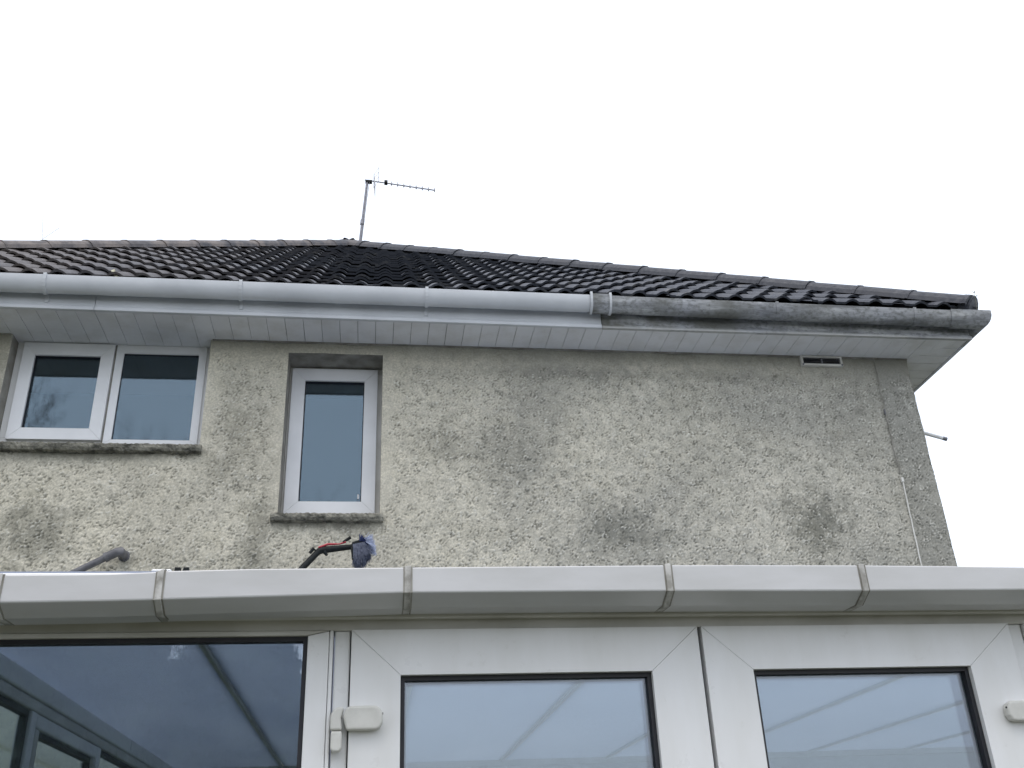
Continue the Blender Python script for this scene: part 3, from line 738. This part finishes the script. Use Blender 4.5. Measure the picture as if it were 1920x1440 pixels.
# black strip behind the door gaps
MB().box(-.047, -.040, YG+.02, YG+.05, .06, 2.118).obj('seal', M['gasket'], fr); MB().box(.733, .750, YG+.022, YG+.05, .06, 2.118).obj('seal', M['pipe'], fr)
MB().box(1.508, 1.515, YG+.02, YG+.05, .06, 2.118).obj('seal', M['gasket'], fr)
MB().box(CX0, CX1, YG+.004, YG+.08, 0.0, .058).obj('threshold', M['upvc_dirty'], fr, .004)
def side_window(x0, x1, wl_, wr, label):
    sw = empty('window', cons); tag(sw, label)
    T = MB().prism([(x0, 2.118), (x1, 2.118), (x1-wr, 2.108), (x0+wl_, 2.108)], 'y', YG, YG+.05); T.obj('frame_head', M['upvc_dirty'], sw, .0015)
    MB().prism([(x1, 2.117), (x1-wr, 2.107), (x1-wr, .75), (x1, .72)], 'y', YG, YG+.05).obj('frame_jamb', M['upvc'], sw, .002)
    MB().prism([(x0, 2.117), (x0+wl_, 2.107), (x0+wl_, .75), (x0, .72)], 'y', YG, YG+.05).obj('frame_jamb', M['upvc'], sw, .002)
    MB().prism([(x0, .72), (x1, .72), (x1-wr, .75), (x0+wl_, .75)], 'y', YG, YG+.05).obj('frame_rail', M['upvc'], sw, .002)
    MB().box(x0, x1, YG+.01, YG+.05, .06, .718).obj('lower_panel', M['upvc'], sw)
    ring(x0+wl_, x1-wr, .75, 2.108, .010, YG+.0105, YG+.034).obj('gasket', M['gasket'], sw)
    MB().box(x0+wl_, x1-wr, YG+.024, YG+.028, .75, 2.108).obj('pane', M['glass'], sw)
    MB().box(x0+wl_, x1-wr, YG+.0465, YG+.0495, .75, 2.108).obj('inner_pane', M['glass'], sw)
    return sw
side_window(CX0+.052, -.0915, .046, .0455, 'large fixed pane left of the doors')
side_window(1.602, CX1-.052, .05, .05, 'fixed pane right of the doors')
def door(x0, x1, wl_, wr, label, hinge_left):
    dr = empty('glazed_door', cons); tag(dr, label)
    z0, z1, wt, wb = .062, 2.118, .098, .22; g = .0003
    yf, yb = YG-.004, YG+.05
    def prism(p, nm): MB().prism(p, 'y', yf, yb).obj(nm, M['upvc'], dr, .0006)
    prism([(x0+g, z1), (x1-g, z1), (x1-wr-g, z1-wt), (x0+wl_+g, z1-wt)], 'door_rail')
    prism([(x0, z1-g), (x0+wl_, z1-wt-g), (x0+wl_, z0+wb+g), (x0, z0+g)], 'door_stile')
    prism([(x1, z1-g), (x1-wr, z1-wt-g), (x1-wr, z0+wb+g), (x1, z0+g)], 'door_stile')
    prism([(x0+g, z0), (x1-g, z0), (x1-wr-g, z0+wb), (x0+wl_+g, z0+wb)], 'door_rail')
    bk = ring(x0+.004, x1-.004, z0+.004, z1-.004, .09, YG+.028, YG+.049); bk.obj('door_core', M['upvc_dirty'], dr)
    a, b, c, d = x0+wl_, x1-wr, z0+wb, z1-wt
    ring(a, b, c, d, .0095, YG+.010, YG+.030).obj('gasket', M['gasket'], dr)
    ring(a+.0095, b-.0095, c+.0095, d-.0095, .004, YG+.031, YG+.040).obj('spacer_bar', M['iron'], dr)
    MB().box(a, b, YG+.022, YG+.026, c, d).obj('pane', M['glass'], dr)
    MB().box(a, b, YG+.045, YG+.048, c, d).obj('inner_pane', M['glass'], dr)
    # flag hinge
    s = 1 if hinge_left else -1
    xe = x0 if hinge_left else x1; zt, zb = (1.955, 1.906) if hinge_left else (1.937, 1.892)
    hw = .070
    pl = []
    def X(u): return xe + s*u
    pl = [(X(-.006), zt-.004), (X(.002), zt), (X(hw-.016), zt), (X(hw-.005), zt-.005), (X(hw), zt-.016), (X(hw), zb+.014), (X(hw-.006), zb+.003), (X(hw-.016), zb), (X(-.004), zb), (X(-.012), (zt+zb)/2+.003)]
    MB().prism(pl, 'y', YG-.026, yf+.0005).obj('hinge', M['hinge'], dr, .005, seg=3)
    brl = [(X(-.022), zt-.001), (X(-.032), zt-.006), (X(-.038), zt-.018), (X(-.038), zb+.0008), (X(-.013), zb+.0008), (X(-.016), (zt+zb)/2), (X(-.010), zt-.002)]
    MB().prism(brl, 'y', YG-.024, YG+.001).obj('hinge', M['hinge'], dr, .005, seg=3)
    MB().prism([(X(-.036), zb-.0008), (X(-.013), zb-.0008), (X(-.013), zb-.034), (X(-.017), zb-.041), (X(-.030), zb-.041), (X(-.036), zb-.036)], 'y', YG-.024, YG+.001).obj('hinge', M['hinge'], dr, .005, seg=3)
    MB().tube([(X(hw-.002), YG-.020, (zt+zb)/2+.008), (X(hw+.001), YG-.020, (zt+zb)/2+.008)], .0022, 8).obj('hinge_screw', M['black'], dr)
door(-.0435, .7365, .107, .115, 'left glazed door with its hinge beside the fixed pane', True)
door(.7465, 1.5075, .110, .122, 'right glazed door hinged at the edge of the photo', False)
# side walls of the conservatory
def side_wall(X, s, names):
    sw = empty('side_frame', cons); tag(sw, names)
    x0, x1 = sorted((X, X+s*.05))
    MB().box(x0, x1, 2.28, 5.97, 2.185, 2.245).obj('ring_beam', M['upvc'], sw, .006)
    xa, xb = sorted((X+s*.006, X+s*.05))
    MB().box(xa, xb, 2.28, 5.97, 2.150, 2.184).obj('frame_head', M['upvc_dirty'], sw, .005)
    ys = [2.28, 3.36, 4.20, 5.06, 5.97]
    for i, y in enumerate(ys):
        MB().box(xa, xb, y-.028, y+.028, .06, 2.149).obj('frame_post', M['upvc'], sw, .005)
    for i, (a, b) in enumerate(zip(ys[:-1], ys[1:])):
        a += .03; b -= .03
        zt = 2.148 if i % 2 == 0 else 2.10
        if i % 2:   # top hung opening light
            MB().box(xa, xb, a, b, 2.105, 2.148).obj('sash_rail', M['upvc'], sw, .006)
            for (p, q) in ((a, a+.045), (b-.045, b)): MB().box(xa, xb, p, q, .80, 2.104).obj('sash_stile', M['upvc_dirty'], sw, .006)
            a += .046; b -= .046; zt = 2.104
        g = MB(); xm = (xa+xb)/2
        g.box(xm-.012, xm+.012, a, b, zt-.016, zt-.0005); g.box(xm-.012, xm+.012, a, a+.016, .8, zt-.0165); g.box(xm-.012, xm+.012, b-.016, b, .8, zt-.0165)
        g.obj('gasket', M['gasket'], sw)
        MB().box(xm-.002, xm+.002, a, b, .8, zt).obj('pane', M['glass'], sw)
    MB().box(xa, xb, 2.28, 5.97, .0, .79).obj('lower_panel', M['upvc'], sw)
side_wall(-1.02, -1, 'left side glazing of the conservatory seen through the fixed pane')
side_wall(3.79, 1, 'right side glazing of the conservatory')
MB().box(CX0+.01, CX1-.01, 2.29, 5.95, .001, .05).obj('floor', M['floor'], cons)
iw = MB(); iw.box(CX0-.03, CX1-.01, 5.965, 5.988, .06, 2.224); iw.obj('inner_wall', M['innerwall'], cons)

# ================================================================ CLEANING BRUSH on the conservatory roof
br = empty('cleaning_brush'); tag(br, 'black telescopic cleaning brush with navy and pale bristles, under the narrow window', 'brush')
YB_ = 5.75
A = Vector((-.405, 5.72, 3.315)); B = Vector((-.318, YB_, 3.425)); dv = (A-B).normalized()
low = A + Vector((-.62, -.55, 0)); low.z = 2.33
MB().tube([low, A+Vector((-.03, -.02, -.045)), A, B], [.016, .018, .019, .019], 10).obj('pole', M['black'], br, smooth=True)
J = Vector((-.300, YB_, 3.428)); K = Vector((-.135, YB_, 3.447))
MB().tube([B+Vector((-.004, 0, -.004)), J, K, Vector((-.098, YB_, 3.462))], [.020, .021, .016, .018], 10).obj('neck', M['black'], br, smooth=True)
MB().tube([Vector((-.372, YB_-.015, 3.405)), Vector((-.352, YB_-.015, 3.432)), Vector((-.338, YB_-.015, 3.418))], [.010, .012, .006], 8).obj('clamp_lever', M['black'], br, smooth=True)
MB().tube([Vector((-.290, YB_-.01, 3.418)), Vector((-.272, YB_-.01, 3.392))], [.014, .007], 8).obj('clamp_knob', M['black'], br, smooth=True)
MB().tube([Vector((-.325, YB_-.012, 3.440)), Vector((-.27, YB_-.012, 3.460)), Vector((-.20, YB_-.012, 3.462)), Vector((-.165, YB_-.012, 3.476))], [.005, .008, .004, .007], 8).obj('hose', M['red'], br, smooth=True)
MB().tube([Vector((-.182, YB_-.012, 3.473)), Vector((-.138, YB_-.012, 3.503))], [.0075, .0095], 8).obj('hose_end', M['black'], br, smooth=True)
MB().prism([(-.130, 3.460), (-.060, 3.485), (-.045, 3.470), (-.075, 3.43), (-.125, 3.425)], 'y', YB_-.06, YB_+.07).obj('brush_block', M['black'], br, .008)
MB().prism([(-.135, 3.425), (-.118, 3.428), (-.108, 3.352), (-.126, 3.350)], 'y', YB_-.07, YB_-.055).obj('splash_plate', M['black'], br, .003)
def tuft(name, mat, n, base, tip, seed):
    rg = random.Random(seed); mb = MB()
    for i in range(n):
        a = rg.random(); y = YB_+rg.uniform(-.08, .09)
        p = Vector(base[0]).lerp(Vector(base[1]), a); q = Vector(tip[0]).lerp(Vector(tip[1]), a)
        p.y = y; q.y = y+rg.uniform(-.015, .015); q += Vector((rg.uniform(-.012, .012), 0, rg.uniform(-.014, .014)))
        d = Vector((q.z-p.z, 0, -(q.x-p.x))).normalized()*.0012
        mb.add([p-d, p+d, q+d*.8, q-d*.8], [(0,1,2,3)])
        e_ = Vector((0, .0012, 0)); mb.add([p-e_, p+e_, q+e_, q-e_], [(0,1,2,3)])
    o = mb.obj(name, mat, br); tag(o, kind='stuff'); return o
tuft('bristles', M['bristle_grey'], 1100, ((-.122, 0, 3.44), (-.055, 0, 3.455)), ((-.112, 0, 3.345), (-.018, 0, 3.392)), 1)
tuft('bristles', M['bristle_grey'], 260, ((-.118, 0, 3.42), (-.065, 0, 3.43)), ((-.098, 0, 3.328), (-.050, 0, 3.345)), 4)
tuft('bristles', M['navy'], 520, ((-.085, 0, 3.462), (-.055, 0, 3.46)), ((-.078, 0, 3.500), (-.030, 0, 3.448)), 2)
tuft('bristles', M['bristle'], 420, ((-.055, 0, 3.478), (-.045, 0, 3.45)), ((-.020, 0, 3.502), (.010, 0, 3.418)), 3)

# ================================================================ PLANTING: hedge beside the conservatory, trees behind the photographer
def leaf_mass(name, mat, parent, n, fn, size, seed):
    rg = np.random.default_rng(seed); P = fn(rg, n)
    a = rg.standard_normal((n, 3)); a /= np.linalg.norm(a, axis=1)[:, None]
    b = np.cross(a, rg.standard_normal((n, 3))); b /= np.linalg.norm(b, axis=1)[:, None]
    s = size*(.6+.8*rg.random((n, 1)))
    V = np.stack([P-a*s, P+b*s*.45, P+a*s, P-b*s*.45], 1).reshape(-1, 3)
    me = bpy.data.meshes.new(name); me.vertices.add(4*n); me.vertices.foreach_set('co', V.astype('f').ravel())
    me.loops.add(4*n); me.loops.foreach_set('vertex_index', np.arange(4*n).astype('i'))
    me.polygons.add(n); me.polygons.foreach_set('loop_start', (np.arange(n)*4).astype('i')); me.update(calc_edges=True); me.materials.append(mat)
    return link(bpy.data.objects.new(name, me), parent)
hd = empty('garden_hedge'); tag(hd, 'soft green hedge seen through the conservatory side windows', 'hedge')
def hf(rg, n):
    P = rg.random((n, 3))*[.9, 5.2, 2.9]+[-3.6, 1.8, 0]; P[:, 0] += .12*np.sin(P[:, 1]*3)+.1*np.sin(P[:, 2]*4); return P
leaf_mass('foliage', M['hedge'], hd, 14000, hf, .055, 5)
MB().tube([(-3.15, 4.4, 0), (-3.1, 4.4, 1.2), (-3.2, 4.3, 2.2)], [.05, .04, .015], 7).obj('stem', M['bark'], hd)

def bare_tree(x, y, h, seed, label):
    rg = random.Random(seed); t = empty('bare_tree', loc=(x, y, 0)); tag(t, label, 'tree')
    tr_ = MB(); tw = MB()
    def grow(p, d, ln, r, lev):
        pts = [p]; rs = [r]; q = p.copy(); dd = d.copy()
        for i in range(4):
            dd = (dd+Vector((rg.uniform(-.16, .16), rg.uniform(-.16, .16), rg.uniform(-.02, .12)))).normalized()
            q = q+dd*ln/4; pts.append(q.copy()); rs.append(r*(1-.16*(i+1)))
        (tr_ if lev < 2 else tw).tube(pts, rs, 6 if lev < 2 else 3, cap=False)
        if lev >= 5: return
        for k in range((3 if lev < 2 else 4) if lev else 5):
            i = rg.choice((2, 3, 4, 4)) if lev else rg.choice((2, 3, 4))
            nd = (dd+Vector((rg.uniform(-.75, .75), rg.uniform(-.75, .75), rg.uniform(.0, .5)))).normalized()
            grow(pts[i], nd, ln*rg.uniform(.55, .78), max(.008, r*.55), lev+1)
    grow(Vector((0, 0, 0)), Vector((0, 0, 1)), h*.36, h*.011, 0)
    tr_.obj('trunk', M['bark'], t); tw.obj('branches', M['bark'], t)
bare_tree(-8.7, -13.0, 14.0, 3, 'tall bare winter tree behind the photographer, left of the other bare tree')
bare_tree(-5.9, -13.2, 14.0, 8, 'bare winter tree behind the photographer, nearer the middle of the garden')
def evergreen(x, y, h, r, seed, label):
    t = empty('evergreen_tree', loc=(x, y, 0)); tag(t, label, 'tree')
    def ff(rg, n):
        z = rg.random(n)**.8; a = rg.random(n)*6.283; q = np.sqrt(rg.random(n))*r*(1.03-z)**.42*(1+.18*np.sin(a*5+z*9))
        return np.stack([q*np.cos(a), q*np.sin(a), .3+z*(h-.3)], 1)
    leaf_mass('crown', M['leaf'], t, 15000, ff, .20, seed)
    MB().tube([(0, 0, 0), (0, 0, h*.7)], [.16, .06], 8).obj('trunk', M['bark'], t)
evergreen(-1.75, -9.3, 5.0, 1.45, 21, 'narrow dark evergreen behind the photographer at the right end of the row')
evergreen(-3.7, -9.6, 5.4, 1.7, 24, 'bushy dark evergreen behind the photographer, second from the right in the row')
evergreen(-6.0, -10.0, 6.0, 2.0, 22, 'broad dark evergreen behind the photographer beside the bare tree')
evergreen(-8.8, -10.5, 5.8, 2.1, 23, 'evergreen at the left end of the row behind the photographer')
